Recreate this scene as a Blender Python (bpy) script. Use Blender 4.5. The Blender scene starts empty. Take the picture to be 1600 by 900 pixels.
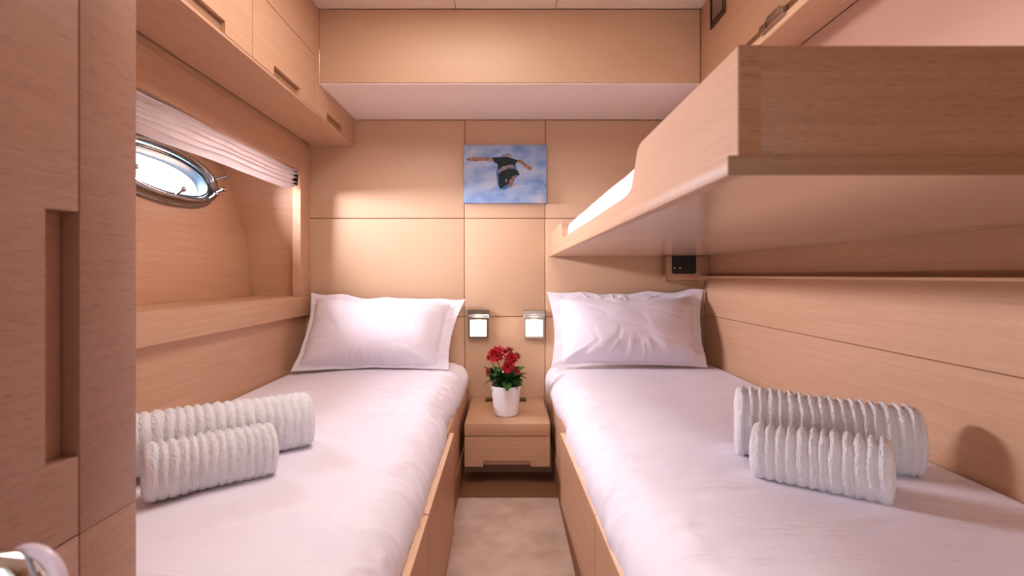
import bpy, bmesh, math, random
from mathutils import Vector, Matrix, noise
random.seed(7)
C = bpy.context.scene.collection
EYE = 0.85            # camera height over the carpet; all heights below are given relative to the eye unless noted
D = 2.5               # distance to the headboard wall
PI = math.pi
def V(x, d, h): return Vector((x, d, h + EYE))

# ------------------------------------------------------------------ materials
def srgb(r, g, b):
    f = lambda c: (c/12.92 if c <= .04045 else ((c+.055)/1.055)**2.4)
    return (f(r/255), f(g/255), f(b/255), 1)
MATS = {}
def base_mat(name, col, rough=.5, metal=0.0, coat=0.0, spec=.5, sheen=0.0):
    m = bpy.data.materials.new(name); m.use_nodes = True
    nt = m.node_tree; b = nt.nodes['Principled BSDF']
    b.inputs['Base Color'].default_value = col
    b.inputs['Roughness'].default_value = rough
    b.inputs['Metallic'].default_value = metal
    b.inputs['Coat Weight'].default_value = coat
    b.inputs['Coat Roughness'].default_value = .12
    b.inputs['Specular IOR Level'].default_value = spec
    b.inputs['Sheen Weight'].default_value = sheen
    return m, nt, b
def N(nt, t, **kw):
    n = nt.nodes.new(t)
    for k, v in kw.items(): setattr(n, k, v)
    return n
def wood(name, light, dark, pore, axis='y', rough=.42, coat=0.0, pore_amt=.5, spec=.4, scale=1.0):
    m, nt, b = base_mat(name, light, rough, coat=coat, spec=spec)
    L = nt.links.new
    tc = N(nt, 'ShaderNodeTexCoord')
    def mp(along, across):
        mpn = N(nt, 'ShaderNodeMapping')
        s = [across*scale]*3; s['xyz'.index(axis)] = along*scale
        mpn.inputs['Scale'].default_value = s
        L(tc.outputs['Object'], mpn.inputs['Vector']); return mpn
    a = mp(3, 110)
    n1 = N(nt, 'ShaderNodeTexNoise'); n1.inputs['Scale'].default_value = 1; n1.inputs['Detail'].default_value = 5; n1.inputs['Distortion'].default_value = .3
    L(a.outputs[0], n1.inputs['Vector'])
    r1 = N(nt, 'ShaderNodeMapRange'); r1.inputs[1].default_value = .32; r1.inputs[2].default_value = .68
    L(n1.outputs['Fac'], r1.inputs[0])
    mx = N(nt, 'ShaderNodeMix', data_type='RGBA')
    mx.inputs[6].default_value = dark; mx.inputs[7].default_value = light
    L(r1.outputs[0], mx.inputs[0])
    p = mp(36, 900)
    n2 = N(nt, 'ShaderNodeTexNoise'); n2.inputs['Scale'].default_value = 1; n2.inputs['Detail'].default_value = 2
    L(p.outputs[0], n2.inputs['Vector'])
    r2 = N(nt, 'ShaderNodeMapRange'); r2.inputs[1].default_value = .58; r2.inputs[2].default_value = .72
    r2.inputs[3].default_value = 0; r2.inputs[4].default_value = pore_amt
    L(n2.outputs['Fac'], r2.inputs[0])
    mx2 = N(nt, 'ShaderNodeMix', data_type='RGBA'); mx2.inputs[7].default_value = pore
    L(mx.outputs[2], mx2.inputs[6]); L(r2.outputs[0], mx2.inputs[0])
    L(mx2.outputs[2], b.inputs['Base Color'])
    bp = N(nt, 'ShaderNodeBump'); bp.inputs['Strength'].default_value = .12; bp.inputs['Distance'].default_value = .0006; bp.invert = True
    L(r2.outputs[0], bp.inputs['Height']); L(bp.outputs[0], b.inputs['Normal'])
    return m
def cloth(name, col, col2, rough=.85, nscale=900, bump=.15, dist=.0005, big=6, sheen=.15, amt=1.0, crease=0.0):
    m, nt, b = base_mat(name, col, rough, sheen=sheen, spec=.25)
    L = nt.links.new
    tc = N(nt, 'ShaderNodeTexCoord')
    n = N(nt, 'ShaderNodeTexNoise'); n.inputs['Scale'].default_value = nscale; n.inputs['Detail'].default_value = 3
    L(tc.outputs['Object'], n.inputs['Vector'])
    n2 = N(nt, 'ShaderNodeTexNoise'); n2.inputs['Scale'].default_value = big; n2.inputs['Detail'].default_value = 4
    L(tc.outputs['Object'], n2.inputs['Vector'])
    r = N(nt, 'ShaderNodeMapRange'); r.inputs[1].default_value = .35; r.inputs[2].default_value = .68; r.inputs[4].default_value = amt
    L(n2.outputs['Fac'], r.inputs[0])
    mx = N(nt, 'ShaderNodeMix', data_type='RGBA'); mx.inputs[6].default_value = col; mx.inputs[7].default_value = col2
    L(r.outputs[0], mx.inputs[0]); L(mx.outputs[2], b.inputs['Base Color'])
    bp = N(nt, 'ShaderNodeBump'); bp.inputs['Strength'].default_value = bump; bp.inputs['Distance'].default_value = dist
    L(n.outputs['Fac'], bp.inputs['Height']); L(bp.outputs[0], b.inputs['Normal'])
    if crease:
        mp = N(nt, 'ShaderNodeMapping'); mp.inputs['Scale'].default_value = (5, 15, 6); mp.inputs['Rotation'].default_value = (0, 0, .5)
        L(tc.outputs['Object'], mp.inputs[0])
        n3 = N(nt, 'ShaderNodeTexNoise'); n3.inputs['Scale'].default_value = 1; n3.inputs['Detail'].default_value = 5; n3.inputs['Distortion'].default_value = .6
        L(mp.outputs[0], n3.inputs['Vector'])
        b2 = N(nt, 'ShaderNodeBump'); b2.inputs['Strength'].default_value = 1; b2.inputs['Distance'].default_value = crease
        L(n3.outputs['Fac'], b2.inputs['Height']); L(b2.outputs[0], bp.inputs['Normal'])
    return m
OAK_L, OAK_D, OAK_P = srgb(202,159,127), srgb(194,150,118), srgb(160,116,86)
M = {}
M['oak_y'] = wood('bleached_oak_along_room', OAK_L, OAK_D, OAK_P, 'y', .45, pore_amt=.35)
M['oak_x'] = wood('bleached_oak_across_room', OAK_L, OAK_D, OAK_P, 'x', .45, pore_amt=.3)
M['oak_closet_shade'] = wood('shaded_rose_oak_wardrobe', srgb(180,140,118), srgb(174,133,111), srgb(126,84,64), 'y', .4, pore_amt=.75, spec=.5, scale=1.5)  # same oak as the room, its colour taken darker for shade
M['oak_end_shade'] = wood('shaded_brown_oak_berth_end', srgb(152,105,75), srgb(143,96,66), srgb(92,56,36), 'x', .45, pore_amt=.8, scale=1.5)  # oak of the berth end, darkened in colour because that face is unlit
M['oak_lip'] = wood('dark_oak_berth_lip', srgb(138,96,68), srgb(126,86,58), srgb(92,60,40), 'x', .5, pore_amt=.6)
M['oak_edge'] = wood('light_oak_edge', srgb(240,204,170), srgb(226,186,150), srgb(170,122,88), 'y', .45, pore_amt=.3)
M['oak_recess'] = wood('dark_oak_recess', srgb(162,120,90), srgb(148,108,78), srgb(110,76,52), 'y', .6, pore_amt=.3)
M['lacquer'] = wood('satin_oak_underside', srgb(214,178,154), srgb(210,173,148), srgb(194,154,128), 'y', .22, coat=.35, pore_amt=.15, spec=.5)
M['leather'] = cloth('tan_leatherette', srgb(208,171,140), srgb(205,167,135), .48, 1400, .08, .0003, 3, 0.0)
M['leather'].node_tree.nodes['Principled BSDF'].inputs['Specular IOR Level'].default_value = .45
M['pale_panel'] = cloth('pale_rose_panel', srgb(238,220,210), srgb(235,216,206), .7, 900, .1, .0003, 3, 0.0)
M['rose_panel'] = cloth('rose_side_panel', srgb(206,168,150), srgb(200,162,144), .75, 900, .1, .0003, 3, 0.0)
M['ceiling'] = cloth('cream_ceiling_panel', srgb(232,212,192), srgb(228,206,186), .7, 900, .06, .0002, 3, 0)
M['sheet'] = cloth('white_cotton_sheet', srgb(243,238,250), srgb(238,232,245), .7, 1600, .12, .0003, 5, .2, crease=.012)
M['pillowcase'] = cloth('white_pillowcase', srgb(240,233,242), srgb(236,229,238), .7, 1600, .12, .0003, 6, .2, crease=.006)
M['terry'] = cloth('white_terry', srgb(252,250,253), srgb(244,241,245), .95, 520, 1, .003, 40, .35)
M['carpet'] = cloth('rose_beige_carpet', srgb(234,206,190), srgb(208,176,158), .95, 700, .8, .003, 11, .3)
M['blind'] = cloth('white_linen_blind', srgb(244,234,230), srgb(240,228,224), .9, 900, .3, .0004, 12, .1)
nt_ = M['blind'].node_tree; b_ = nt_.nodes['Principled BSDF']; o_ = nt_.nodes['Material Output']
tr_ = nt_.nodes.new('ShaderNodeBsdfTranslucent'); tr_.inputs[0].default_value = srgb(244,234,230)
mx_ = nt_.nodes.new('ShaderNodeMixShader'); mx_.inputs[0].default_value = .4
nt_.links.new(b_.outputs[0], mx_.inputs[1]); nt_.links.new(tr_.outputs[0], mx_.inputs[2]); nt_.links.new(mx_.outputs[0], o_.inputs[0])
M['chrome'] = base_mat('polished_chrome', srgb(205,205,205), .07, 1.0)[0]
M['window_chrome'] = base_mat('chrome_dark_reflection', srgb(150,150,152), .12, 1.0)[0]  # chrome, its colour darkened for the dark room it reflects
M['steel'] = base_mat('brushed_steel', srgb(175,158,145), .32, 1.0)[0]
M['bronze'] = base_mat('dark_nickel', srgb(100,84,74), .3, 1.0)[0]
M['black_metal'] = base_mat('black_bracket_paint', srgb(28,28,26), .35, .0)[0]
M['screw'] = base_mat('screw_steel', srgb(205,200,190), .25, 1.0)[0]
M['gap'] = base_mat('dark_joint', srgb(70,46,32), .9)[0]
M['pot'] = base_mat('white_ceramic', srgb(248,245,250), .35)[0]
M['soil'] = base_mat('potting_soil', srgb(50,34,24), .95)[0]
M['leaf'] = cloth('dark_green_leaf', srgb(34,74,36), srgb(62,104,44), .5, 300, .2, .0005, 40, 0)
M['stem'] = base_mat('green_stem', srgb(70,100,50), .6)[0]
M['petal'] = cloth('red_petal', srgb(196,24,42), srgb(150,14,30), .6, 300, .1, .0003, 60, .1)
M['petal2'] = cloth('faded_red_petal', srgb(176,70,66), srgb(130,50,44), .7, 300, .1, .0003, 60, .1)
M['tunnel'] = base_mat('grey_blue_window_liner', srgb(70,92,106), .3)[0]
M['white_lacquer'] = base_mat('white_hull_paint', srgb(235,235,238), .4)[0]
M['cream_ring'] = base_mat('pale_lilac_ring', srgb(222,208,222), .25)[0]
def emis(name, col, s):
    m, nt, b = base_mat(name, col, .5)
    b.inputs['Emission Color'].default_value = col; b.inputs['Emission Strength'].default_value = s
    return m
M['lamp'] = emis('lamp_diffuser', srgb(255,236,214), 1.5)
def glass():
    m = bpy.data.materials.new('clear_glass'); m.use_nodes = True; nt = m.node_tree; nt.nodes.clear()
    o = N(nt, 'ShaderNodeOutputMaterial'); t = N(nt, 'ShaderNodeBsdfTransparent'); g = N(nt, 'ShaderNodeBsdfGlossy')
    g.inputs['Roughness'].default_value = .02
    mx = N(nt, 'ShaderNodeMixShader'); mx.inputs[0].default_value = .06
    nt.links.new(t.outputs[0], mx.inputs[1]); nt.links.new(g.outputs[0], mx.inputs[2]); nt.links.new(mx.outputs[0], o.inputs[0])
    return m
M['glass'] = glass()
def canvas():
    m, nt, b = base_mat('painted_blue_water', srgb(140,170,215), .6)
    L = nt.links.new
    tc = N(nt, 'ShaderNodeTexCoord'); mp = N(nt, 'ShaderNodeMapping'); mp.inputs['Scale'].default_value = (8, 8, 14)
    L(tc.outputs['Object'], mp.inputs[0])
    n = N(nt, 'ShaderNodeTexNoise'); n.inputs['Scale'].default_value = 1.2; n.inputs['Detail'].default_value = 6; n.inputs['Distortion'].default_value = .3
    L(mp.outputs[0], n.inputs['Vector'])
    cr = N(nt, 'ShaderNodeValToRGB'); e = cr.color_ramp.elements
    e[0].position = .3; e[0].color = srgb(104,134,186); e[1].position = .72; e[1].color = srgb(190,192,206)
    x = cr.color_ramp.elements.new(.45); x.color = srgb(132,158,204)
    x = cr.color_ramp.elements.new(.58); x.color = srgb(160,178,208)
    L(n.outputs['Fac'], cr.inputs[0]); L(cr.outputs[0], b.inputs['Base Color'])
    bp = N(nt, 'ShaderNodeBump'); bp.inputs['Strength'].default_value = .3; bp.inputs['Distance'].default_value = .001
    L(n.outputs['Fac'], bp.inputs['Height']); L(bp.outputs[0], b.inputs['Normal'])
    return m
M['canvas'] = canvas()
def paint(name, c1, c2):
    return cloth(name, c1, c2, .6, 300, .3, .0005, 70, 0)
M['p_dark'] = paint('paint_dark_suit', srgb(30,46,46), srgb(20,22,22))
M['p_skin'] = paint('paint_skin', srgb(176,130,112), srgb(96,74,70))
M['p_grey'] = paint('paint_grey', srgb(150,146,150), srgb(96,98,110))
M['p_blue'] = paint('paint_deep_blue', srgb(50,90,150), srgb(90,120,170))

# ------------------------------------------------------------------ mesh helpers
def add_box(bm, x0, x1, d0, d1, h0, h1, bev=0.0, seg=2):
    v = [bm.verts.new(V(x, d, h)) for x in (x0, x1) for d in (d0, d1) for h in (h0, h1)]
    idx = [(0,1,3,2),(4,6,7,5),(0,4,5,1),(2,3,7,6),(0,2,6,4),(1,5,7,3)]
    fs = [bm.faces.new([v[i] for i in f]) for f in idx]
    if bev > 0:
        es = list({e for f in fs for e in f.edges})
        bmesh.ops.bevel(bm, geom=es, offset=bev, segments=seg, affect='EDGES', profile=.5)
def add_prism(bm, pts, axis, a, b, bev=0.0, seg=2):
    """pts = 2D outline; axis = extruded axis: 'x' (pts=(d,h)), 'd' (pts=(x,h)), 'h' (pts=(x,d))"""
    def P(p, t):
        return V(t, p[0], p[1]) if axis == 'x' else V(p[0], t, p[1]) if axis == 'd' else V(p[0], p[1], t)
    A = [bm.verts.new(P(p, a)) for p in pts]; B = [bm.verts.new(P(p, b)) for p in pts]
    n = len(pts)
    fs = [bm.faces.new(A[::-1]), bm.faces.new(B)]
    for i in range(n): fs.append(bm.faces.new((A[i], A[(i+1) % n], B[(i+1) % n], B[i])))
    if bev > 0:
        es = [e for e in {e for f in fs[:2] for e in f.edges}]
        bmesh.ops.bevel(bm, geom=es, offset=bev, segments=seg, affect='EDGES', profile=.5)
def add_lathe(bm, prof, center, seg=40, axis='z'):
    """prof = [(r, t)], around axis through center"""
    rings = []
    for r, t in prof:
        ring = []
        for k in range(seg):
            a = 2*PI*k/seg; c, s = r*math.cos(a), r*math.sin(a)
            p = Vector((c, s, t)) if axis == 'z' else Vector((c, t, s)) if axis == 'y' else Vector((t, c, s))
            ring.append(bm.verts.new(center + p))
        rings.append(ring)
    for a, b in zip(rings, rings[1:]):
        for k in range(seg): bm.faces.new((a[k], a[(k+1) % seg], b[(k+1) % seg], b[k]))
    for ring in (rings[0], rings[-1]):
        try: bm.faces.new(ring)
        except ValueError: pass
def add_tube(bm, pts, rad, seg=12, closed=False):
    n = len(pts); rings = []
    up = Vector((0, 0, 1)); prev = None
    for i, p in enumerate(pts):
        q0 = pts[(i-1) % n] if (closed or i > 0) else p; q1 = pts[(i+1) % n] if (closed or i < n-1) else p
        t = (q1 - q0).normalized()
        u = (prev - t*prev.dot(t)) if prev is not None else t.cross(up if abs(t.z) < .9 else Vector((1, 0, 0)))
        u.normalize(); prev = u; w = t.cross(u)
        r = rad[i] if isinstance(rad, (list, tuple)) else rad
        rings.append([bm.verts.new(p + u*r*math.cos(2*PI*k/seg) + w*r*math.sin(2*PI*k/seg)) for k in range(seg)])
    for i in range(n if closed else n-1):
        a, b = rings[i], rings[(i+1) % n]
        for k in range(seg): bm.faces.new((a[k], a[(k+1) % seg], b[(k+1) % seg], b[k]))
    if not closed:
        bm.faces.new(rings[0][::-1]); bm.faces.new(rings[-1])
def add_ball(bm, c, r, sx=1, sy=1, sz=1):
    bmesh.ops.create_icosphere(bm, subdivisions=3, radius=r, matrix=Matrix.Translation(c) @ Matrix.Diagonal((sx, sy, sz, 1)))
def obj(name, bm, mat, parent=None, smooth=None, keep_origin=False):
    bmesh.ops.recalc_face_normals(bm, faces=bm.faces[:])
    off = Vector((0, 0, 0))
    if parent is not None:
        off = parent['_base'] if '_base' in parent else (0, 0, 0); off = Vector(off)
    elif not keep_origin and bm.verts:
        xs = [v.co.x for v in bm.verts]; ys = [v.co.y for v in bm.verts]; zs = [v.co.z for v in bm.verts]
        off = Vector(((min(xs)+max(xs))/2, (min(ys)+max(ys))/2, min(zs)))
    for v in bm.verts: v.co -= off
    me = bpy.data.meshes.new(name); bm.to_mesh(me); bm.free()
    me.materials.append(M[mat] if isinstance(mat, str) else mat)
    if smooth is not None:
        for p in me.polygons: p.use_smooth = True
        if smooth < 3: me.set_sharp_from_angle(angle=smooth)
    o = bpy.data.objects.new(name, me); C.objects.link(o)
    if parent is not None:
        o.parent = parent; o['_base'] = tuple(off)
    else:
        o.location = off; o['_base'] = tuple(off)
    return o
def thing(name, label, cat, base, group=None):
    o = bpy.data.objects.new(name, None); C.objects.link(o); o.empty_display_size = .1
    o.location = base; o['_base'] = tuple(base)
    o['label'] = label; o['category'] = cat
    if group: o['group'] = group
    return o
def tag(o, label, cat, group=None):
    o['label'] = label; o['category'] = cat
    if group: o['group'] = group
    return o
def struct(o): o['kind'] = 'structure'; return o
def box(name, b, mat, parent=None, bev=0.0, smooth=None, seg=2):
    bm = bmesh.new(); add_box(bm, *b, bev=bev, seg=seg)
    return obj(name, bm, mat, parent, smooth if smooth is not None else (.6 if bev else None))
FLOOR, CEIL = -.85, 1.056
XL, XR = -.99, .956

# ------------------------------------------------------------------ room shell
bm = bmesh.new(); add_box(bm, -1.5, 1.0, -1.2, 2.56, FLOOR-.05, FLOOR); struct(obj('floor', bm, 'carpet'))
# ceiling: cream panels with fine joints
bm = bmesh.new()
xs = [-1.45, -.208, .187, 1.05]
for a, b in zip(xs, xs[1:]): add_box(bm, a+.001, b-.001, -1.2, 2.03, CEIL, CEIL+.03, .0015, 1)
add_box(bm, -1.5, 1.05, -1.2, 2.56, CEIL+.02, CEIL+.06)
struct(obj('ceiling', bm, 'ceiling'))
# soffit over the bed heads
bm = bmesh.new(); add_box(bm, -.7475, .7615, 2.03, 2.5, .7635, CEIL-.001, .003); s = obj('trim_1', bm, 'leather', smooth=.6); struct(s)
s['label'] = 'tan upholstered bulkhead box above the headboard wall'
bm = bmesh.new(); add_box(bm, -.7475, .7615, 2.036, 2.499, .7595, .7634); struct(obj('trim_2', bm, 'pale_panel'))
# upholstered headboard wall
bm = bmesh.new()
cols = [-1.5, -.2125, .181, 1.0]; rows = [-.851, -.203, .2775, .7595]
for a, b in zip(cols, cols[1:]):
    for c, d_ in zip(rows, rows[1:]):
        add_box(bm, a+.0009, b-.0009, 2.5, 2.52, c+.0009, d_-.0009, .005, 3)
add_box(bm, -1.5, 1.0, 2.511, 2.56, FLOOR, CEIL)
struct(obj('wall_back', bm, 'leather', smooth=.5))
# right wall
bm = bmesh.new()
add_box(bm, XR, XR+.02, -1.2, 2.499, FLOOR, -.1925, .0015, 1)
add_box(bm, XR, XR+.02, -1.2, 2.499, -.191, CEIL, .0015, 1)
add_box(bm, XR+.01, XR+.05, -1.2, 2.56, FLOOR, CEIL)
struct(obj('wall_right', bm, 'oak_y', smooth=.5))
# pale side panel above the upper berth
bm = bmesh.new(); add_box(bm, .885, .9555, .3, 2.498, .245, .6965, .004)
s = struct(obj('trim_3', bm, 'rose_panel', smooth=.5))
# ledge on right wall
bm = bmesh.new(); add_box(bm, .906, .9555, -.3, 2.43, -.0115, -.0042, .001, 1)
s = tag(obj('wall_ledge', bm, 'oak_edge', smooth=.5), 'long thin pale oak ledge running along the right-hand wall under the bunk', 'ledge')
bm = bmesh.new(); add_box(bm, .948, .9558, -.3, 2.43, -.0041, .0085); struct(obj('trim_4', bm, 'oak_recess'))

# left wall: lower wall, framed niche, hull lining
bm = bmesh.new(); add_box(bm, XL-.03, XL, -1.2, 2.499, FLOOR, -.17)
add_box(bm, XL-.03, XL, -1.2, 2.499, .60, CEIL)
add_box(bm, XL-.03, XL, -1.2, .55, -.17, .60)
struct(obj('wall_left', bm, 'oak_y'))
# window surround frame (rounded inner corners)
bm = bmesh.new()
def frame_strip(d0, d1, h0, h1): add_box(bm, -1.005, -.966, d0, d1, h0, h1, .0015, 1)
frame_strip(.5, 2.498, -.192, -.098)           # sill board
frame_strip(.5, 2.498, .492, .61)              # head board
frame_strip(2.385, 2.498, -.0978, .4918)       # stile by the headboard wall
frame_strip(.5, .66, -.0978, .4918)
struct(obj('trim_5', bm, 'oak_y', smooth=.5))
# niche floor/top/end
def hull(h):
    t = h + .1
    return -(1.2225 + .065*t + .265*t*t) if t > 0 else -(1.2225 + .065*t)
bm = bmesh.new()
add_box(bm, -1.29, -1.004, .5, 2.498, -.115, -.1)
struct(obj('trim_6', bm, 'oak_y'))
bm = bmesh.new(); add_box(bm, -1.45, -1.004, .5, 2.498, .53, .56); struct(obj('trim_7', bm, 'oak_y'))
bm = bmesh.new(); add_box(bm, -1.45, -1.004, 2.45, 2.497, -.12, .56); struct(obj('trim_8', bm, 'oak_x'))
bm = bmesh.new(); add_box(bm, -1.45, -1.004, .5, .56, -.12, .56); struct(obj('trim_9', bm, 'oak_x'))
# hull lining with oval hole
WC, WH, RA, RB = 1.94, .388, .325, .120
def ell(k, n, ra, rb, p=2.3):
    a = 2*PI*k/n; c, s = math.cos(a), math.sin(a)
    return (math.copysign(abs(c)**(2/p), c)*ra, math.copysign(abs(s)**(2/p), s)*rb)
bm = bmesh.new(); n = 96; T = 10
rect = (.5, 2.497, -.13, .56)
grid = []
for k in range(n):
    ex, eh = ell(k, n, RA-.02, RB-.02)
    e = Vector((WC+ex, WH+eh)); dr = Vector((ex, eh))
    ts = []
    if dr.x > 1e-6: ts.append((rect[1]-e.x)/dr.x)
    if dr.x < -1e-6: ts.append((rect[0]-e.x)/dr.x)
    if dr.y > 1e-6: ts.append((rect[3]-e.y)/dr.y)
    if dr.y < -1e-6: ts.append((rect[2]-e.y)/dr.y)
    r = e + dr*min(ts)
    grid.append([bm.verts.new(V(hull((e.lerp(r, t/T)).y), (e.lerp(r, t/T)).x, (e.lerp(r, t/T)).y)) for t in range(T+1)])
for k in range(n):
    a, b = grid[k], grid[(k+1) % n]
    for t in range(T): bm.faces.new((a[t], a[t+1], b[t+1], b[t]))
o = obj('wall_hull', bm, 'oak_y', smooth=3); struct(o)
sol = o.modifiers.new('s', 'SOLIDIFY'); sol.thickness = .004; sol.offset = 0

# ------------------------------------------------------------------ porthole
slope = -(0.065 + 2*.265*(WH+.1))         # dx/dh of hull at the window
def PW(dd, hh, out=0.0):                  # point on window plane; out = into the room
    nrm = Vector((1, 0, -slope)).normalized()
    return V(hull(WH) + slope*hh, WC+dd, WH+hh) + nrm*out
win = thing('window_1', 'oval chrome-ringed porthole in the niche', 'porthole', V(hull(WH), WC, WH-RB))
win['kind'] = 'structure'; del win['category']; del win['label']
def oval(ra, rb, out, n=72): return [PW(*ell(k, n, ra, rb), out) for k in range(n)]
bm = bmesh.new()
sec = [(0, 0), (.002, .022), (.008, .036), (.018, .044), (.028, .038), (.035, .014), (.036, -.004)]
rings = [[bm.verts.new(p) for p in oval(RA-s_, RB-s_, o_)] for s_, o_ in sec]
for a, b in zip(rings, rings[1:]):
    for k in range(72): bm.faces.new((a[k], a[(k+1) % 72], b[(k+1) % 72], b[k]))
obj('window_frame', bm, 'window_chrome', win, smooth=3)
bm = bmesh.new(); add_tube(bm, oval(RA-.001, RB-.001, .006), .006, 8, True); obj('window_flange', bm, 'window_chrome', win, smooth=3)
bm = bmesh.new(); add_tube(bm, oval(RA-.041, RB-.041, .010), .004, 8, True); obj('window_gasket', bm, 'black_metal', win, smooth=3)
bm = bmesh.new()
rings = [[bm.verts.new(p) for p in oval(RA-s_, RB-s_, o_)] for s_, o_ in [(.037, .0), (.038, -.010), (.040, -.034), (.044, -.036)]]
for a, b in zip(rings, rings[1:]):
    for k in range(72): bm.faces.new((a[k], b[k], b[(k+1) % 72], a[(k+1) % 72]))
obj('window_liner', bm, 'tunnel', win, smooth=3)
bm = bmesh.new(); bm.faces.new([bm.verts.new(p) for p in oval(RA-.037, RB-.037, .006)]); obj('window_pane', bm, 'glass', win)
# swing bolts with domed nuts
def dog(ang, spread):
    ex, eh = ell(ang, 360, RA-.018, RB-.018)
    ox, oh = ell(ang, 360, 1, 1); v = Vector((ox*.6, oh)).normalized()
    a = PW(ex, eh, .028); b = PW(ex + v.x*spread*.3, eh + v.y*spread*.3, .055); c = PW(ex+v.x*spread*.5, eh+v.y*spread*.5, .072)
    bm = bmesh.new(); add_tube(bm, [a, a.lerp(b, .5), b, c], [.006, .005, .005, .004], 10)
    add_ball(bm, c, .010); add_ball(bm, a, .010, 1.2, 1.6, .9)
    add_tube(bm, [c + Vector((0, -.009, .003)), c + Vector((0, .009, -.003))], .003, 8)
    obj('window_bolt', bm, 'window_chrome', win, smooth=1.0)
for ang, sp in ((268, -.03), (312, -.02), (340, -.01), (8, .05), (215, -.03), (100, .02), (150, .02)): dog(ang, sp)

# gathered blind at head of niche
bm = bmesh.new()
nd, prof = 90, []
nf = 5
cols_ = []
for i in range(nd+1):
    d = .70 + (2.352-.70)*i/nd
    t = i/nd
    col = []
    m_ = 60
    top = .488; bot = .388 + .012*t + .006*noise.noise(Vector((d*3, 0, 0)))
    for j in range(m_+1):
        u = j/m_
        h = top + (bot-top)*u
        w = noise.noise(Vector((d*2.5, u*2, 3.1)))*.5
        x = -1.000 + .032*abs(math.sin((u*nf + .25*w)*PI))**.7 + .006*noise.noise(Vector((d*7, u*5, 0)))
        h += .006*noise.noise(Vector((d*5, u*3, 9)))*(u > .02) - .006*math.sin((u*nf + .25*w)*2*PI)
        if u == 0: x = -1.0
        col.append(bm.verts.new(V(x, d, h)))
    for j in range(12):      # back layer
        u = 1 - j/11
        col.append(bm.verts.new(V(-1.022, d, top + (bot-top)*u)))
    cols_.append(col)
for a, b in zip(cols_, cols_[1:]):
    for j in range(len(a)): bm.faces.new((a[j], b[j], b[(j+1) % len(a)], a[(j+1) % len(a)]))
bm.faces.new(cols_[0]); bm.faces.new(cols_[-1][::-1])
tag(obj('window_blind', bm, 'blind', smooth=1.2), 'white gathered fabric blind with soft horizontal folds above the porthole niche', 'blind')

# ------------------------------------------------------------------ overhead lockers, left
XF = -.75
def locker(d0, d1, label, nd0, nd1, low=False):
    top = .758 if low else CEIL-.002
    t = thing('overhead_locker', label, 'cabinet', V((XF-.966)/2, (d0+d1)/2, .637), 'overhead oak lockers along the porthole side')
    box('carcass', (-.966, XF-.0165, d0+.0004, d1-.0004, .638, top), 'oak_recess', t)
    box('bottom_panel', (-.955, XF-.001, d0+.0002, d1-.0002, .630, .638), 'oak_y', t)
    dt = top if low else .852
    pts = [(d0+.002, .6395), (nd0, .6395), (nd0, .674), (nd1, .674), (nd1, .6395), (d1-.002, .6395), (d1-.002, dt), (d0+.002, dt)]
    bm = bmesh.new(); add_prism(bm, pts, 'x', XF-.016, XF, .0008, 1); dr = obj('door', bm, 'oak_y', t, .5)
    box('finger_pull', (XF-.0164, XF-.0125, nd0, nd1, .6395, .674), 'oak_recess', dr)
    if abs(d1-1.987) < 1e-6:
        box('end_filler', (-.966, XF-.0005, 1.9875, 2.0295, .7585, top), 'oak_y', t)
    if not low:
        box('upper_panel', (XF-.016, XF, d0+(.0012 if d0 < .7 else 0), d1-(.0012 if d1 > 1.9 else 0), .8545, top), 'oak_y', t)
    return t
locker(1.987, 2.4965, 'low oak overhead locker under the soffit, touching the headboard wall', 2.12, 2.317, True)
locker(1.504, 1.987, 'tall oak overhead locker next to the low one, before the soffit begins', 1.640, 1.846)
locker(1.021, 1.504, 'tall oak overhead locker farthest from the soffit, above the porthole', 1.150, 1.357)
locker(.63, 1.021, 'oak overhead locker adjoining the tall wardrobe', .72, .93)
bm = bmesh.new(); add_box(bm, XL, -.972, .5, 2.498, .605, .64); struct(obj('trim_10', bm, 'oak_y'))

# ------------------------------------------------------------------ overhead locker, right
t = thing('overhead_locker', 'oak overhead locker above the upper berth with steel latch', 'cabinet', V(.86, 1.2, .70))
box('carcass', (.782, .9555, .2, 2.498, .702, CEIL-.002), 'oak_y', t)
box('door', (.764, .782, .2, 2.497, .744, CEIL-.002), 'oak_y', t, .001)
box('groove_strip', (.770, .782, .2, 2.497, .7245, .7435), 'oak_lip', t)
box('bottom_rail', (.764, .782, 1.29, 2.497, .7015, .724), 'oak_edge', t, .001)
box('bottom_rail', (.764, .782, .2, 1.288, .7015, .724), 'oak_y', t, .001)
box('underside', (.7645, .884, .2, 2.497, .697, .7012), 'oak_y', t)
# latch on locker
la = bmesh.new(); add_box(la, .750, .772, 1.405, 1.535, .718, .740, .003)
l = obj('latch', la, 'steel', t, .6)
bm = bmesh.new(); add_box(bm, .745, .7505, 1.41, 1.48, .726, .744, .002); obj('thumb_slide', bm, 'steel', l, .6)
bm = bmesh.new(); add_box(bm, .7485, .7505, 1.485, 1.49, .718, .740); obj('latch_slot', bm, 'gap', l)
# flush vent plate
t2 = thing('flush_plate', 'small square dark nickel plate set in the locker face near the ceiling', 'plate', V(.764, 1.86, .925))
bm = bmesh.new()
for b in ((1.795, 1.925, .922, .932), (1.795, 1.925, 1.030, 1.040), (1.795, 1.805, .9321, 1.0299), (1.915, 1.925, .9321, 1.0299)): add_box(bm, .758, .7637, *b, .0008, 1)
obj('bezel', bm, 'bronze', t2, .5)
bm = bmesh.new(); add_box(bm, .7615, .7637, 1.806, 1.914, .933, 1.029); obj('grille_panel', bm, 'gap', t2)
bm = bmesh.new(); add_box(bm, .7575, .7612, 1.818, 1.902, .945, 1.017, .001, 1); obj('inner_panel', bm, 'steel', t2, .5)

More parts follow.
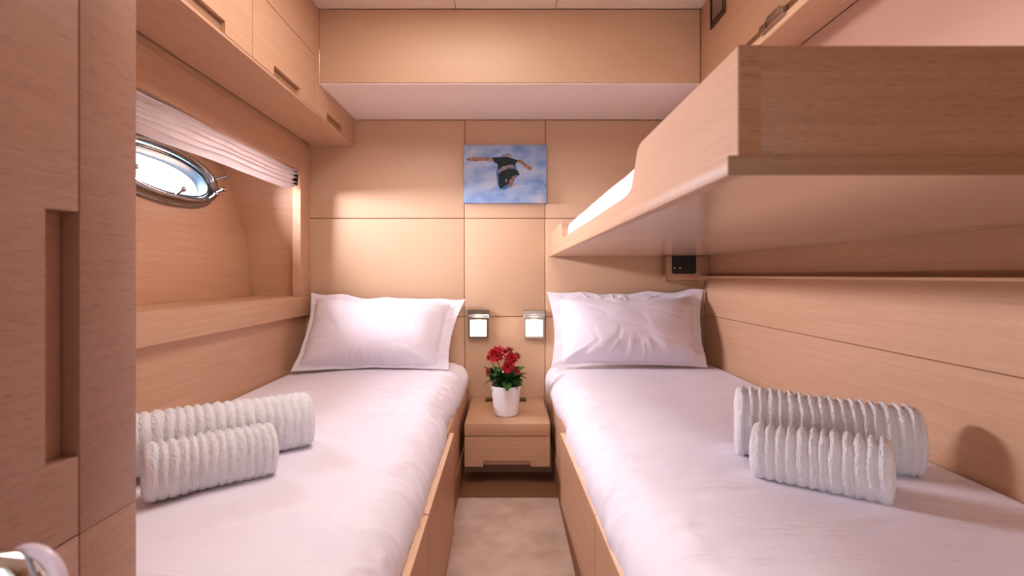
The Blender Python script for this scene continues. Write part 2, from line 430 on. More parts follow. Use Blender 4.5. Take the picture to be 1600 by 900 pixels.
# ------------------------------------------------------------------ wardrobe
WX = -.45
t = thing('wardrobe', 'tall oak wardrobe, coloured rose-brown for its shade, with a long recessed finger pull, in front of the bed foot', 'wardrobe', V(-.7, .4, FLOOR))
box('carcass', (-.965, WX-.0225, .06, .6195, FLOOR+.001, CEIL-.002), 'oak_closet_shade', t)
SE = -.272
pts = [(.062, SE+.001), (.5365, SE+.001), (.5365, -.190), (.497, -.190), (.497, .066), (.5365, .066), (.5365, CEIL-.004), (.062, CEIL-.004)]
bm = bmesh.new(); add_prism(bm, pts, 'x', WX-.022, WX, .0007, 1); dr = obj('door', bm, 'oak_closet_shade', t, .5)
bm = bmesh.new(); add_box(bm, WX-.0222, WX-.0195, .497, .5368, -.19, .066); obj('finger_pull', bm, 'oak_closet_shade', dr)
box('lower_door', (WX-.022, WX, .062, .5365, FLOOR+.06, SE-.0003), 'oak_closet_shade', t, .0007)
box('side_stile', (WX-.022, WX, .5382, .6195, SE+.0003, CEIL-.004), 'oak_closet_shade', t, .0007)
box('lower_stile', (WX-.022, WX, .5382, .6195, FLOOR+.06, SE-.0003), 'oak_closet_shade', t, .0007)
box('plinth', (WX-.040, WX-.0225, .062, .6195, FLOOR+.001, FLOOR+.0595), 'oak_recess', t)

# ------------------------------------------------------------------ lower berths
HR = -.52
def rail_xr(d): return .172 + max(0, (1.68-d))*.026
def rail_xl(d): return -.178 + max(0, (1.68-d))*.010
def berth(side, label):
    s = side
    rx = (lambda d: rail_xr(d)) if s > 0 else (lambda d: rail_xl(d))
    wall = XR-.001 if s > 0 else XL+.001
    t = thing('bed_base', label, 'bed', V((wall+rx(1.5))/2, 1.4, FLOOR))
    near = .3 if s > 0 else .63
    th = .014
    segs = [(near, 1.104), (1.109, 1.679)]
    for d0, d1 in segs:
        p0, p1 = rx(d0), rx(d1)
        bm = bmesh.new(); add_prism(bm, [(p0, d0), (p1, d1), (p1+s*th, d1), (p0+s*th, d0)], 'h', -.75 if s > 0 else -.838, HR, .001, 1)
        dr = obj('drawer_front', bm, 'oak_y', t, .5)
        bm = bmesh.new(); add_prism(bm, [(p0-s*.0006, d0), (p1-s*.0006, d1), (p1+s*th, d1), (p0+s*th, d0)], 'h', HR, HR+.0025)
        obj('edge_banding', bm, 'oak_edge', dr)
    xb = .192 if s > 0 else .197
    box('head_panel', tuple(sorted((s*xb, s*(xb+th)))) + (1.682, 2.498, -.75, HR), 'oak_y', t, .001)
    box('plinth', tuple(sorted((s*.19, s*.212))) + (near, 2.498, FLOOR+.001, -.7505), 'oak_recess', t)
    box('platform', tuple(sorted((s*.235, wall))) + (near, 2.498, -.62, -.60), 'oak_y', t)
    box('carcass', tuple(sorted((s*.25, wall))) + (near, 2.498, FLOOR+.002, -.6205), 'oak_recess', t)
berth(1, 'right oak berth base with drawer fronts beneath the upper bunk')
berth(-1, 'left oak berth base with drawer fronts below the porthole')

def mattress(side, near, far, top_in, top_wall, name, label):
    """sheet-covered mattress, side=+1 right berth"""
    s = side; wall = (XR-.004) if s > 0 else (XL+.004)
    bm = bmesh.new(); nd = 240
    # profile param: from wall bottom, wall top, across top, rounded aisle corner, down to platform
    rows_ = []
    for i in range(nd+1):
        d = near + (far-near)*i/nd
        xin = (rail_xr(d) if s > 0 else rail_xl(d)) + s*.0165
        if d > 1.6: xin = xin + (s*(.208 if s > 0 else .213) - xin)*min(1, (d-1.6)/.08)
        bulge = (.009 if s > 0 else .0) + .018*min(1, max(0, (d-1.75)/.3))           # fuller at head
        w = abs(wall - xin); R = .085
        prof = []
        for k in range(6): prof.append((wall, -.599 + (top_wall-.012+.599)*k/6, 0))
        for k in range(5):
            a = PI/2*k/4; prof.append((wall - s*.012*(1-math.cos(a)), top_wall-.012+.012*math.sin(a), .2))
        nt_ = 110
        x0, x1 = wall - s*.013, xin + s*R
        for k in range(1, nt_+1):
            u = k/nt_; x = x0 + (x1-x0)*u
            hh = top_wall + (top_in-top_wall)*min(1, u*1.8) + .004*math.sin(u*PI)
            prof.append((x, hh, 1))
        for k in range(1, 25):
            a = PI/2*k/24
            prof.append((xin + s*R - s*(R+bulge)*math.sin(a), top_in - R*(1-math.cos(a)), 1))
        for k in range(1, 10):
            u = k/9; prof.append((xin - s*bulge*(1-u)**.7, top_in - R - (top_in-R+.599)*u, max(0, 1-u*1.5)))
        # end rounding
        e = min(1, (d-near)/.03, (far-d)/.03); drop = .03*(1-math.sqrt(max(0, 1-(1-e)**2)))
        row = []
        for x, h, wgt in prof:
            q = Vector((x*1.0, d, 0))
            aisle = max(0, 1 - abs(x-xin)/.22)
            z = noise.noise(Vector((x*3, d*2.2, 1.7+s)))*.006
            # fine creases: ridged, running mostly across towards the aisle edge
            r1 = 1 - abs(noise.noise(Vector((x*5 + d*3, d*13 - x*4, 4.2*s))))*2.0
            r2 = 1 - abs(noise.noise(Vector((x*14+d*8, d*24-x*12, 8.3*s))))*2.2
            z += .007*max(0, r1-.5)*(.25+aisle) + .006*max(0, r2-.55)*aisle*1.5
            r3 = 1 - abs(noise.noise(Vector((x*4, d*16, 2.3*s+5))))*2.0
            z += .0015*max(0, r3-.6)*max(0, (d-1.6))
            hh = h + z*wgt - drop*(wgt > 0)
            xx = x - s*z*1.2*wgt*aisle*(1 if h < top_in-.02 else .2)
            row.append(bm.verts.new(V(xx, d, hh)))
        rows_.append(row)
    for a, b in zip(rows_, rows_[1:]):
        for k in range(len(a)-1): bm.faces.new((a[k], a[k+1], b[k+1], b[k]))
        bm.faces.new((a[-1], a[0], b[0], b[-1]))
    bm.faces.new(rows_[0]); bm.faces.new(rows_[-1][::-1])
    return tag(obj(name, bm, 'sheet', smooth=1.2), label, 'mattress')
mattress(-1, .635, 2.492, -.42, -.442, 'mattress', 'white-sheeted mattress on the left berth below the porthole')
mattress(1, .31, 2.492, -.42, -.418, 'mattress', 'white-sheeted mattress on the right lower berth beneath the bunk')

# ------------------------------------------------------------------ pillows
def pillow(TL, TR, BR, BL, thick, label, seed, flange=(.05, .03, .03, .05)):
    """corner = (x,d,h); flange = left,right,top,bottom border widths in u/v"""
    TL, TR, BR, BL = [V(*p) for p in (TL, TR, BR, BL)]
    nu, nv = 120, 70
    W = (TR-TL).length; H = (TL-BL).length
    nrm = (TR-TL).cross(TL-BL).normalized()
    if nrm.y > 0: nrm = -nrm
    bm = bmesh.new(); layers = []
    fl, fr, ft, fb = flange
    for side in (1, -1):
        g = []
        for j in range(nv+1):
            row = []
            for i in range(nu+1):
                u, v = i/nu, j/nv
                # pinch edges between corners
                bx = 4*v*(1-v); by = 4*u*(1-u)
                uu = u + .034*bx*((.5-u)*2)*(abs(u-.5)*2)**2; vv = v + .035*by*((.5-v)*2)*(abs(v-.5)*2)**2 + .035*noise.noise(Vector((u*7, seed*3, 2)))*(1-v)**3
                p = TL.lerp(TR, uu).lerp(BL.lerp(BR, uu), vv)
                a = (u*W-fl)/(W-fl-fr); b = (v*H-ft)/(H-ft-fb)
                t = 0
                if 0 < a < 1 and 0 < b < 1:
                    t = ((1-abs(2*a-1)**3.2)**.55) * ((1-abs(2*b-1)**2.6)**.6)
                edge = min(u, 1-u)*W; edv = min(v, 1-v)*H
                wv = .010*noise.noise(Vector((u*6+seed, v*6, side*0)))*(1-t)
                near_e = math.exp(-((min(edge, edv)-.05)/.04)**2)
                ang = math.atan2((v-.5)*H, (u-.5)*W)
                crease = max(0, 1-abs(noise.noise(Vector((ang*4.5+seed, 3.0*math.hypot((u-.5)*W,(v-.5)*H), seed))))*2.4 - .45)
                crease2 = max(0, 1-abs(noise.noise(Vector((u*5-v*2.5+seed*2, v*3.5+u*2, 4))))*2.4 - .55)
                dt = .016*crease*near_e - .005*crease2*min(1, t*2) + .008*noise.noise(Vector((u*3.5, v*3+seed, 1)))*t
                fr_th = thick*(.80 if side > 0 else .20)
                sag = 1 + .25*(v-.5)
                row.append(bm.verts.new(p + nrm*(side*(fr_th*t*sag + .0015) + wv + (dt if side > 0 else 0))))
            g.append(row)
        layers.append(g)
        for j in range(nv):
            for i in range(nu): bm.faces.new((g[j][i], g[j][i+1], g[j+1][i+1], g[j+1][i]))
    A, B = layers
    for i in range(nu):
        bm.faces.new((A[0][i], A[0][i+1], B[0][i+1], B[0][i])); bm.faces.new((A[nv][i], A[nv][i+1], B[nv][i+1], B[nv][i]))
    for j in range(nv):
        bm.faces.new((A[j][0], A[j+1][0], B[j+1][0], B[j][0])); bm.faces.new((A[j][nu], A[j+1][nu], B[j+1][nu], B[j][nu]))
    return tag(obj('pillow', bm, 'pillowcase', smooth=1.2), label, 'pillow')
pillow((-.945, 2.462, -.086), (-.205, 2.462, -.115), (-.262, 2.25, -.415), (-.955, 2.25, -.425), .15,
       'white flanged pillow propped at the head of the left berth', 2.3, (.03, .06, .03, .02))
pillow((.186, 2.462, -.080), (.938, 2.462, -.072), (.885, 2.27, -.408), (.190, 2.27, -.410), .15,
       'white flanged pillow propped at the head of the right berth, under the bunk', 3.7, (.055, .05, .04, .02))

# ------------------------------------------------------------------ rolled towels
def towel(p0, p1, ry, rz, nrib, label, seed, depth=.004, taper=(1, 1), flat=.0):
    """p0,p1 = axis ends (x,d) resting on height h"""
    h0 = -.4145
    P0, P1 = V(p0[0], p0[1], h0), V(p1[0], p1[1], h0)
    ax = (P1-P0); Ln = ax.length; ax.normalize(); sd = Vector((-ax.y, ax.x, 0))
    bm = bmesh.new(); nl, na = 260, 110; rings = []
    for i in range(-14, nl+15):
        if i < 0:   u, k = 0, math.cos(PI/2*(-i)/15); off = -.010*math.sin(PI/2*(-i)/15)
        elif i > nl: u, k = 1, math.cos(PI/2*(i-nl)/15); off = .010*math.sin(PI/2*(i-nl)/15)
        else: u, k = i/nl, 1; off = 0
        k = .78 + .22*k if True else k
        tp = taper[0] + (taper[1]-taper[0])*u
        ph = (u*nrib + .25*noise.noise(Vector((u*6, seed, 0))))*2*PI
        rib0 = 0
        ring = []
        for a in range(na):
            th = 2*PI*a/na; c, s = math.cos(th), math.sin(th)
            pw = 2.3
            y = math.copysign(abs(c)**(2/pw), c)*ry; z = math.copysign(abs(s)**(2/pw), s)*rz
            rib = math.sin(ph + 1.1*noise.noise(Vector((u*9, c*1.5+seed, s*1.5)))); rib = 2*math.sqrt((1+rib)/2)**1.1 - 1.25
            amp = depth*(.6+.4*max(0, s+.6)) * (1 if 0 <= i <= nl else .3)
            rr = 1 + .035*noise.noise(Vector((u*3, c*1.2+seed, s*1.2)))
            y = y*rr*k*tp; z = z*rr*k*tp
            nv = Vector((c, s)); 
            dsp = rib*amp + .0016*noise.noise(Vector((u*Ln*230, c*14, s*14+seed))) + .0022*noise.noise(Vector((u*Ln*480, c*26, s*26+seed)))
            # loose outer edge of the roll: a small step low on the front
            y += c*dsp; z += s*dsp
            z = max(z, -rz*.93*tp)
            ring.append(bm.verts.new(P0 + ax*(u*Ln+off) + sd*y + Vector((0, 0, z + rz*.93*tp))))
        rings.append(ring)
    for a, b in zip(rings, rings[1:]):
        for k in range(na): bm.faces.new((a[k], a[(k+1) % na], b[(k+1) % na], b[k]))
    # spiral end faces
    for ring, sgn in ((rings[0], -1), (rings[-1], 1)):
        cen = sum((v.co for v in ring), Vector())/na
        prev = ring; 
        for q in range(1, 16):
            f = 1 - q/16
            cur = []
            for a in range(na):
                sp = math.sin((q/16*4.0 + a/na)*2*PI)
                cur.append(bm.verts.new(cen + (ring[a].co-cen)*f + ax*sgn*(.003*sp)))
            for k in range(na): bm.faces.new((prev[k], prev[(k+1) % na], cur[(k+1) % na], cur[k]))
            prev = cur
        bm.faces.new(prev)
    return tag(obj('rolled_towel', bm, 'terry', smooth=1.3), label, 'towel')
towel((-.80, 1.055), (-.50, 1.262), .064, .064, 19, 'large white ribbed rolled towel on the left berth, behind the small one', 1.0, .0022)
towel((-.668, .953), (-.505, 1.080), .047, .052, 13, 'small white ribbed rolled towel on the left berth, in front of the large one', 4.0, .0028, (1, 1.0))
towel((.545, 1.205), (.850, 1.070), .058, .074, 17, 'large white ribbed rolled towel on the right berth, nearest the oak wall', 7.0, .0038, (1.06, .96))
towel((.520, 1.065), (.695, .940), .043, .058, 11.5, 'small white ribbed rolled towel on the right berth, in front of the large one', 11.0, .0036, (.95, 1.0))

# ------------------------------------------------------------------ upper bunk
t = thing('bunk_berth', 'cantilevered upper oak bunk with high guard board above the right berth', 'bunk', V(.6, 1.5, .09))
bx, hb, hl, ht = .200, .092, .109, .210
box('base_panel', (bx+.0165, XR-.001, .4668, 2.497, hb, hl-.001), 'lacquer', t)
box('side_lip', (bx, bx+.016, .4667, 2.497, hb-.001, hl), 'oak_y', t, .0008)
box('end_lip', (bx+.0002, XR-.001, .4655, .4666, hb-.001, hl), 'oak_lip', t, .0004)
# guard board outline in (d,h)
pts = [(.468, hl+.0002), (2.497, hl+.0002), (2.497, ht), (2.07, ht)]
pts += [(2.02, ht-.004), (2.0, ht-.02), (1.985, .150), (1.965, .143), (1.10, .140)]
for k in range(0, 9):        # lower curve
    a = PI/2*k/8; pts.append((.945 - .075*math.sin(a), .140 + .012*(1-math.cos(a))))
pts += [(.862, .160), (.856, .170), (.848, .182)]
for k in range(0, 9):
    a = PI/2*k/8; pts.append((.802 + .040*math.cos(a), .186 + .024*math.sin(a)))
pts += [(.468, ht)]
bm = bmesh.new(); add_prism(bm, pts, 'x', bx+.010, bx+.030, .0008, 1); obj('guard_board', bm, 'oak_y', t, .5)
box('end_board', (bx+.0305, XR-.001, .468, .486, hl+.0003, ht), 'oak_end_shade', t, .0008)
box('guard_end_facing', (bx+.0102, bx+.0302, .4665, .4678, hl+.0003, ht-.0003), 'oak_end_shade', t)  # thin facing that gives the guard board's end the shaded tone
# berth mattress above
bm = bmesh.new()
nd = 90; rows_ = []
for i in range(nd+1):
    d = .50 + (2.44-.50)*i/nd
    prof = []
    e = min(1, (d-.50)/.05, (2.44-d)/.05); dr_ = .05*(1-math.sqrt(max(0, 1-(1-e)**2)))
    R = .05; x0 = .232; x1 = .953; b_, tp_ = hl+.002, .222
    for k in range(6): prof.append((x0, b_ + (tp_-R-b_)*k/6))
    for k in range(9): a = PI/2*k/8; prof.append((x0+R*(1-math.cos(a)), tp_-R+R*math.sin(a)))
    for k in range(1, 20): prof.append((x0+R+(x1-x0-R)*k/19, tp_+.004*math.sin(PI*k/19)))
    prof.append((x1, b_))
    row = []
    for x, h in prof:
        z = .006*noise.noise(Vector((x*6, d*5, 3))) + .003*noise.noise(Vector((x*15, d*18, 3)))
        f = (h-b_)/(tp_-b_)
        row.append(bm.verts.new(V(max(x + z*.4*f, .2305), d, h + (z-dr_)*f)))
    rows_.append(row)
for a, b in zip(rows_, rows_[1:]):
    for k in range(len(a)): bm.faces.new((a[k], a[(k+1) % len(a)], b[(k+1) % len(a)], b[k]))
bm.faces.new(rows_[0]); bm.faces.new(rows_[-1][::-1])
tag(obj('mattress', bm, 'sheet', smooth=1.2), 'white-sheeted mattress inside the upper bunk', 'mattress')
# bracket housing under bunk
t = thing('bunk_bracket', 'small oak bracket box with black metal plate under the bunk by the headboard wall', 'bracket', V(.85, 2.46, -.026))
box('housing', (.752, XR-.001, 2.435, 2.4975, -.026, hb-.0015), 'oak_x', t, .001)
box('edge_strip', (.7475, .7515, 2.43, 2.4975, -.030, hb-.0015), 'oak_recess', t)
box('bottom_strip', (.752, .905, 2.43, 2.4975, -.030, -.0265), 'oak_recess', t)
# rounded plate
pts = [(.778, hb-.002), (.891, hb-.002), (.891, .016)]
for k in range(1, 6): a = PI/2*k/5; pts.append((.881+.010*math.cos(a), .016-.010*math.sin(a)))
for k in range(0, 6): a = PI/2*k/5; pts.append((.788-.010*math.sin(a), .016-.010*math.cos(a)))
bm = bmesh.new(); add_prism(bm, pts, 'd', 2.425, 2.4345, .001, 1); pl = obj('metal_plate', bm, 'black_metal', t, .5)
for sx in (.789, .815):
    bm = bmesh.new(); add_lathe(bm, [(.0042, 0), (.004, -.0015), (.002, -.0022)], V(sx, 2.425, .034), 16, 'y'); obj('screw', bm, 'screw', pl, 1)

# ------------------------------------------------------------------ nightstand & lower wall box
struct(box('trim_11', (-.1885, .1885, 2.30, 2.498, -.805, -.6505), 'leather', bev=.002))
struct(box('floor_dark_strip', (-.189, .189, 1.955, 2.199, FLOOR+.0002, FLOOR+.004), 'oak_lip'))  # thin dark strip lying over the carpet at the nightstand
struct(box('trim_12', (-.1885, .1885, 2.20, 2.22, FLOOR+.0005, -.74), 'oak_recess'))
t = thing('nightstand', 'floating oak nightstand with one drawer between the two berths', 'nightstand', V(-.005, 2.3, -.77))
box('tabletop', (-.176, .169, 2.06, 2.498, -.647, -.598), 'oak_x', t, .0012)
pts = [(-.176, -.650), (-.176, -.772), (-.101, -.772), (-.101, -.746), (.090, -.746), (.090, -.772), (.169, -.772), (.169, -.650)]
bm = bmesh.new(); add_prism(bm, pts, 'd', 2.062, 2.080, .001, 1); dr = obj('drawer', bm, 'oak_x', t, .5)
box('finger_pull', (-.1008, .0898, 2.0725, 2.0795, -.7665, -.7455), 'oak_x', dr)
box('drawer_box', (-.172, .165, 2.0803, 2.298, -.768, -.650), 'oak_x', t)
bm = bmesh.new(); add_box(bm, -.108, .086, 2.42, 2.475, -.5978, -.590, .002)
o = tag(obj('socket_bar', bm, 'bronze', smooth=.6), 'low dark nickel bar lying on the nightstand behind the flower pot', 'socket bar')

# ------------------------------------------------------------------ potted flowers
pc = V(-.009, 2.20, -.5978)
t = thing('potted_flower', 'red dahlia-like flowers with dark leaves in a white ceramic pot on the nightstand', 'plant', pc)
bm = bmesh.new()
add_lathe(bm, [(.010, .0005), (.047, .0005), (.050, .003), (.052, .01), (.0635, .118), (.0645, .126), (.0625, .127), (.061, .122), (.050, .02), (.01, .018)], pc, 48); obj('pot', bm, 'pot', t, 1.0)
bm = bmesh.new(); add_lathe(bm, [(.0605, .112), (.04, .117), (.01, .118)], pc, 32); obj('soil', bm, 'soil', t, 3)
def add_leaf(bm, base, direction, length, width, curl):
    f = direction.normalized(); sdv = f.cross(Vector((0, 0, 1))); 
    if sdv.length < .1: sdv = Vector((1, 0, 0))
    sdv.normalize(); upv = sdv.cross(f)
    n = 8; L_, R_, Cc = [], [], []
    for i in range(n+1):
        u = i/n
        w = width*math.sin(PI*min(1, u*.93+.04))**.8*(1+.16*math.sin(u*28))*.5
        c = base + f*length*u + Vector((0, 0, -curl*length*u*u))
        Cc.append(bm.verts.new(c - upv*w*.25)); L_.append(bm.verts.new(c + sdv*w)); R_.append(bm.verts.new(c - sdv*w))
    for i in range(n):
        bm.faces.new((Cc[i], L_[i], L_[i+1], Cc[i+1])); bm.faces.new((Cc[i], Cc[i+1], R_[i+1], R_[i]))
def PP(px, py, d): return Vector(((px-794)/800*d, d, EYE-(py-430)/800*d))
bm = bmesh.new(); rnd = random.Random(3)
for i in range(190):
    a = rnd.uniform(0, 2*PI); r0 = rnd.uniform(.0, .035); z0 = .122 + rnd.uniform(0, .06)
    el = rnd.uniform(-.15, 1.1)
    b = pc + Vector((math.cos(a)*r0*.9, math.sin(a)*r0, z0))
    ln = rnd.uniform(.04, .062)
    dr_ = Vector((math.cos(a)*math.cos(el), math.sin(a)*math.cos(el)*.9, math.sin(el)))
    if i % 3 == 0: b += Vector((math.cos(a)*.026, math.sin(a)*.02, rnd.uniform(0, .035)))
    add_leaf(bm, b, dr_, ln, ln*rnd.uniform(.55, .75), rnd.uniform(.1, .5))
o = obj('leaves', bm, 'leaf', t, 3)
flowers = [(776, 554, 2.14, .040, 'petal', (-.25, -.9, .5)), (799, 560, 2.13, .030, 'petal', (.1, -.9, .4)), (794, 574, 2.12, .029, 'petal', (0, -1, .1)),
           (796, 547, 2.17, .020, 'petal2', (0, -.4, .9)), (808, 556, 2.17, .018, 'petal2', (.7, -.5, .4)), (763, 581, 2.13, .016, 'petal2', (-.7, -.7, .1)),
           (808, 580, 2.13, .018, 'petal2', (.6, -.7, .0)), (764, 558, 2.16, .016, 'petal', (-.8, -.5, .3)), (788, 549, 2.16, .018, 'petal', (0, -.6, .8))]
for px, py, d, R, m_, nr in flowers:
    c = PP(px, py, d); nrm = Vector(nr).normalized()
    a1 = nrm.orthogonal().normalized(); a2 = nrm.cross(a1)
    bm = bmesh.new(); rf = random.Random(int(px*7+py))
    for ringi, (cnt, rr, tilt) in enumerate(((18, 1.0, .15), (15, .85, .5), (11, .62, .9), (7, .4, 1.25))):
        for k in range(cnt):
            a = 2*PI*(k+.5*ringi)/cnt + rf.uniform(-.12, .12)
            tl = tilt + rf.uniform(-.15, .15)
            f = (a1*math.cos(a)+a2*math.sin(a))*math.cos(tl) + nrm*math.sin(tl)
            sd = nrm.cross(f).normalized(); up = f.cross(sd)
            ln = R*rr*rf.uniform(.85, 1.1); w = R*.15
            p = [c + f*ln*.08, c + f*ln*.5 + sd*w, c + f*ln*.85 + sd*w*.8, c + f*ln, c + f*ln*.85 - sd*w*.8, c + f*ln*.5 - sd*w]
            vs = [bm.verts.new(q) for q in p]; mid = bm.verts.new(c + f*ln*.6 - up*w*.5)
            for q in range(6): bm.faces.new((vs[q], vs[(q+1) % 6], mid))
    fl = obj('flower', bm, m_, t, 3)
    bm = bmesh.new(); root = pc + Vector((rf.uniform(-.02, .02), rf.uniform(-.02, .02), .115))
    add_tube(bm, [root, root.lerp(c, .5) + Vector((0, .006, 0)), c - nrm*.002], .0022, 6); obj('stem', bm, 'stem', t, 3)
    bm = bmesh.new(); add_ball(bm, c - nrm*.003, R*.22, 1, 1, 1); obj('flower_base', bm, 'stem', fl, 3)
bm = bmesh.new(); add_ball(bm, PP(786, 581, 2.11), .004); obj('bud', bm, 'pot', t, 3)

# ------------------------------------------------------------------ picture
def PX(px, py, d=2.468): return ((px-794)/800*d, -(py-430)/800*d)
t = thing('painting', 'small blue canvas painting of a floating swimmer on the headboard wall', 'painting', V(-.015, 2.485, .349))
x0, h1 = PX(724.5, 226); x1, h0 = PX(854, 317)
bm = bmesh.new(); add_box(bm, x0, x1, 2.470, 2.4985, h0, h1, .002)
obj('canvas', bm, 'canvas', t, .6)
S = 180/1246      # zoom crop scale
def poly(name, pts, mat, lift):
    d = 2.470 - lift
    q = [PX(700+x*S, 210+y*S, 2.47) for x, y in pts]
    bm = bmesh.new(); rr = random.Random(len(pts))
    out = []
    for i in range(len(q)):
        a, b = Vector(q[i]), Vector(q[(i+1) % len(q)])
        for k in range(3):
            p = a.lerp(b, k/3)
            if k: p += Vector((rr.uniform(-1, 1), rr.uniform(-1, 1)))*.0011
            out.append((p.x, p.y))
    add_prism(bm, out, 'd', d, 2.4698)
    return obj(name, bm, mat, t)
poly('painted_shadow', [(470,250),(600,235),(720,290),(745,380),(770,440),(720,480),(700,560),(600,600),(545,560),(520,420),(540,330),(500,300)], 'p_blue', .0004)
poly('painted_arm', [(200,258),(260,246),(380,250),(480,250),(490,290),(440,285),(330,292),(240,290),(205,275)], 'p_skin', .0008)
poly('painted_arm', [(730,275),(790,272),(830,310),(880,335),(912,362),(905,385),(870,392),(830,350),(790,320),(740,300)], 'p_skin', .0008)
poly('painted_cap', [(585,222),(620,208),(670,212),(692,235),(680,258),(600,258)], 'p_grey', .0008)
poly('painted_torso', [(472,258),(560,248),(640,245),(720,268),(765,285),(730,315),(725,350),(640,335),(575,370),(545,385),(538,320),(500,300)], 'p_dark', .0012)
poly('painted_waist', [(545,385),(600,345),(680,325),(715,335),(720,362),(650,372),(590,392),(548,425)], 'p_grey', .0016)
poly('painted_trunks', [(545,425),(600,385),(660,370),(725,375),(765,405),(778,440),(735,440),(715,500),(660,530),(610,560),(570,596),(552,560),(548,490)], 'p_dark', .0014)
poly('painted_leg', [(655,545),(665,500),(700,455),(732,440),(715,500),(700,560),(680,572)], 'p_skin', .0018)
poly('painted_highlight', [(615,500),(630,478),(645,500),(632,520)], 'p_grey', .0018)

# ------------------------------------------------------------------ reading lamps
def lamp(px0, px1, label, shade_mat):
    x0 = (px0-794)/800*2.49; x1 = (px1-794)/800*2.49
    H = lambda py: -(py-430)/800*2.49
    t = thing('reading_lamp', label, 'lamp', V((x0+x1)/2, 2.49, H(527)), 'pair of square wall reading lamps')
    b = bmesh.new(); add_box(b, x0, x1, 2.468, 2.4985, H(490.5), H(484.5), .001, 1); obj('housing', b, shade_mat, t, .6)
    b = bmesh.new(); add_box(b, x0+.001, x1-.001, 2.474, 2.4985, H(496), H(490.7), .001, 1)
    hg = obj('hinge', b, 'chrome', t, .6)
    b = bmesh.new(); add_tube(b, [V(x0+.004, 2.473, H(493.5)), V(x1-.004, 2.473, H(493.5))], .0035, 10); obj('hinge_pin', b, 'steel', hg, 1)
    b = bmesh.new(); w = .0075
    fx0, fx1, f0, f1 = x0+.003, x1-.003, H(528), H(497)
    for q in ((fx0, fx1, 2.476, 2.4985, f1-w, f1), (fx0, fx1, 2.476, 2.4985, f0, f0+w), (fx0, fx0+w, 2.476, 2.4985, f0+w, f1-w), (fx1-w, fx1, 2.476, 2.4985, f0+w, f1-w)):
        add_box(b, *q)
    obj('frame', b, 'bronze' if shade_mat == 'bronze' else 'steel', t)
    b = bmesh.new(); add_box(b, fx0+w, fx1-w, 2.482, 2.4975, f0+w, f1-w, .003); obj('diffuser', b, 'lamp', t, .6)
    bl = bpy.data.lights.new('reading_lamp_glow', 'POINT'); bl.energy = .35; bl.color = (1, .78, .55); bl.shadow_soft_size = .02
    o = bpy.data.objects.new('reading_lamp_glow', bl); C.objects.link(o); o.parent = t
    o.location = V((x0+x1)/2, 2.455, H(505)) - Vector(t['_base'])
lamp(731, 764, 'square reading lamp in a dark frame beside the left pillow', 'bronze')
lamp(818, 851, 'square reading lamp in a pale steel frame beside the right pillow', 'steel')

# ------------------------------------------------------------------ entrance side: door leaf with lever handle, doorway behind the camera
leaf = struct(box('door_1', (-.376, -.354, -.48, .335, FLOOR+.01, CEIL-.02), 'oak_y', bev=.001))
hc = V(-.354, .304, -.178)
bm = bmesh.new(); add_lathe(bm, [(.026, 0), (.026, .006), (.022, .009), (.012, .010), (.0105, .020)], hc, 36, 'x')
hd = obj('door_handle', bm, 'chrome', leaf, 1.0)
bm = bmesh.new()
path = [hc + Vector(q) for q in ((.018, 0, 0), (.034, .006, .0), (.048, .010, -.003), (.056, .011, -.013), (.058, .008, -.028), (.056, .0, -.045), (.050, -.02, -.060))]
add_tube(bm, path, [.0105, .0115, .012, .0115, .011, .0105, .010], 20); add_ball(bm, path[-1], .010); obj('lever', bm, 'chrome', hd, 1.0)
bm = bmesh.new()
cc = hc + Vector((.055, .018, -.016))
add_tube(bm, [cc + Vector((.021*math.sin(a), -.004*math.sin(a), .021*math.cos(a))) for a in [PI*k/18 for k in range(-3, 20)]], .0042, 14)
obj('pale_ring', bm, 'cream_ring', hd, 1.0)  # pale open ring around the bend of the lever
bm = bmesh.new(); add_ball(bm, hc + Vector((.046, -.001, .004)), .0045); add_ball(bm, hc + Vector((.036, -.004, -.004)), .0045); obj('rivet', bm, 'chrome', hd, 1)
# entrance wall with open doorway
bm = bmesh.new()
add_box(bm, -1.5, -.42, -.56, -.50, FLOOR, CEIL); add_box(bm, .42, XR, -.56, -.50, FLOOR, CEIL); add_box(bm, -.42, .42, -.56, -.50, .95, CEIL)
struct(obj('wall_entrance', bm, 'oak_x'))

# ------------------------------------------------------------------ lights
def area(name, loc, size, energy, col, rot, spread=PI, sy=None):
    l = bpy.data.lights.new(name, 'AREA'); l.energy = energy; l.color = col; l.size = size
    if sy: l.shape = 'RECTANGLE'; l.size_y = sy
    l.spread = spread
    o = bpy.data.objects.new(name, l); C.objects.link(o); o.location = loc; o.rotation_euler = rot; return o
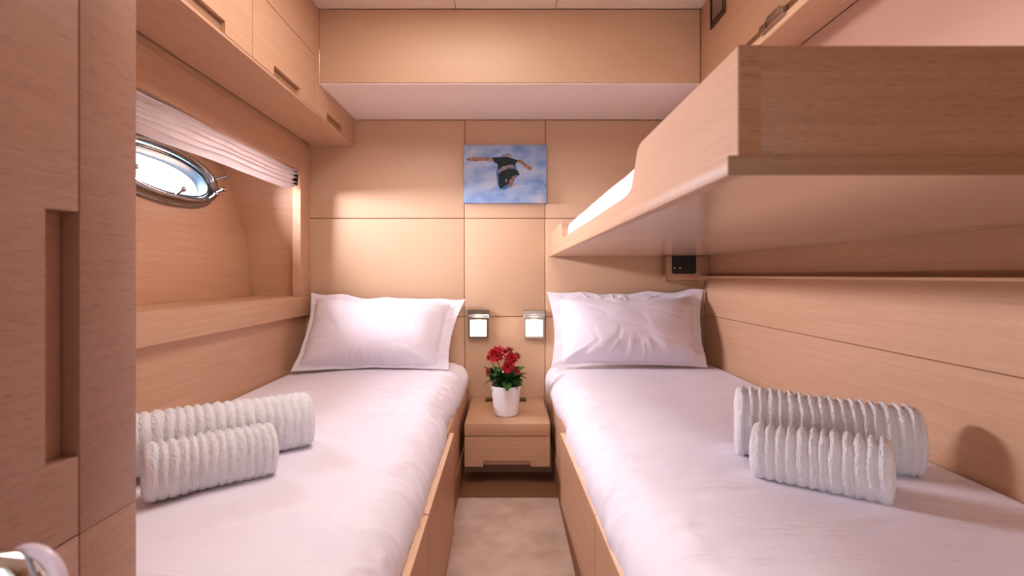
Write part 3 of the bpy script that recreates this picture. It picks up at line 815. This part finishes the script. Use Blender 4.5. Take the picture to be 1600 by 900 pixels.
# unseen ceiling downlights, invented to carry the room light (flush discs)
for x, d in ((-.20, .98), (-.20, 1.42)):
    t = thing('added_ceiling_light', 'added round flush ceiling downlight out of view, %s' % ('nearest the soffit' if d > 1.3 else 'level with the towels'), 'ceiling light', V(x, d, CEIL-.008), 'added flush ceiling downlights')
    bm = bmesh.new(); add_lathe(bm, [(.05, .0079), (.05, .002), (.046, 0), (.040, .0), (.039, .005)], V(x, d, CEIL-.008), 40); obj('rim', bm, 'steel', t, .8)
    area('downlight', V(x, d, CEIL-.012), .5, 7.5, (1, .92, .89), (0, 0, 0))  # area light of the invented fixture
area('entrance_fill', V(-.25, -.9, .0), .7, 6.5, (.98, .92, .98), (PI/2, 0, 0), sy=1.4)  # unseen soft fill, added behind the camera to lift the room
def aim(o, tgt): o.rotation_euler = (Vector(tgt)-o.location).to_track_quat('-Z', 'Y').to_euler()
o = area('porthole_daylight', V(-1.75, 1.95, .62), 1.1, 620, (.90, .89, 1), (0, 0, 0), sy=.6); aim(o, V(-.5, 1.75, .1))
sl = bpy.data.lights.new('wall_patch_spot', 'SPOT'); sl.energy = 75; sl.color = (.97, .92, 1); sl.spot_size = math.radians(19); sl.spot_blend = .9; sl.shadow_soft_size = .05  # unseen spot, added to shape the bright patch on the headboard wall
o = bpy.data.objects.new('wall_patch_spot', sl); C.objects.link(o); o.location = V(-.13, -.85, .2); aim(o, V(-.56, 2.5, .12))
w = bpy.data.worlds.new('World'); bpy.context.scene.world = w; w.use_nodes = True
w.node_tree.nodes['Background'].inputs[0].default_value = (.93, .96, 1, 1); w.node_tree.nodes['Background'].inputs[1].default_value = 1.3

# ------------------------------------------------------------------ camera
cd = bpy.data.cameras.new('camera'); cam = bpy.data.objects.new('camera', cd); C.objects.link(cam)
cam.location = V(0, 0, 0); cam.rotation_euler = (PI/2, 0, 0)
cd.sensor_width = 36; cd.lens = 18; cd.shift_x = 6/1600; cd.shift_y = -20/1600; cd.clip_start = .02
cd.dof.use_dof = True; cd.dof.focus_distance = 1.9; cd.dof.aperture_fstop = 6
bpy.context.scene.camera = cam
vs = bpy.context.scene.view_settings
vs.view_transform = 'Standard'; vs.look = 'None'; vs.gamma = 1; vs.use_curve_mapping = False; vs.exposure = -.03
for o in bpy.data.objects:
    if '_base' in o: del o['_base']
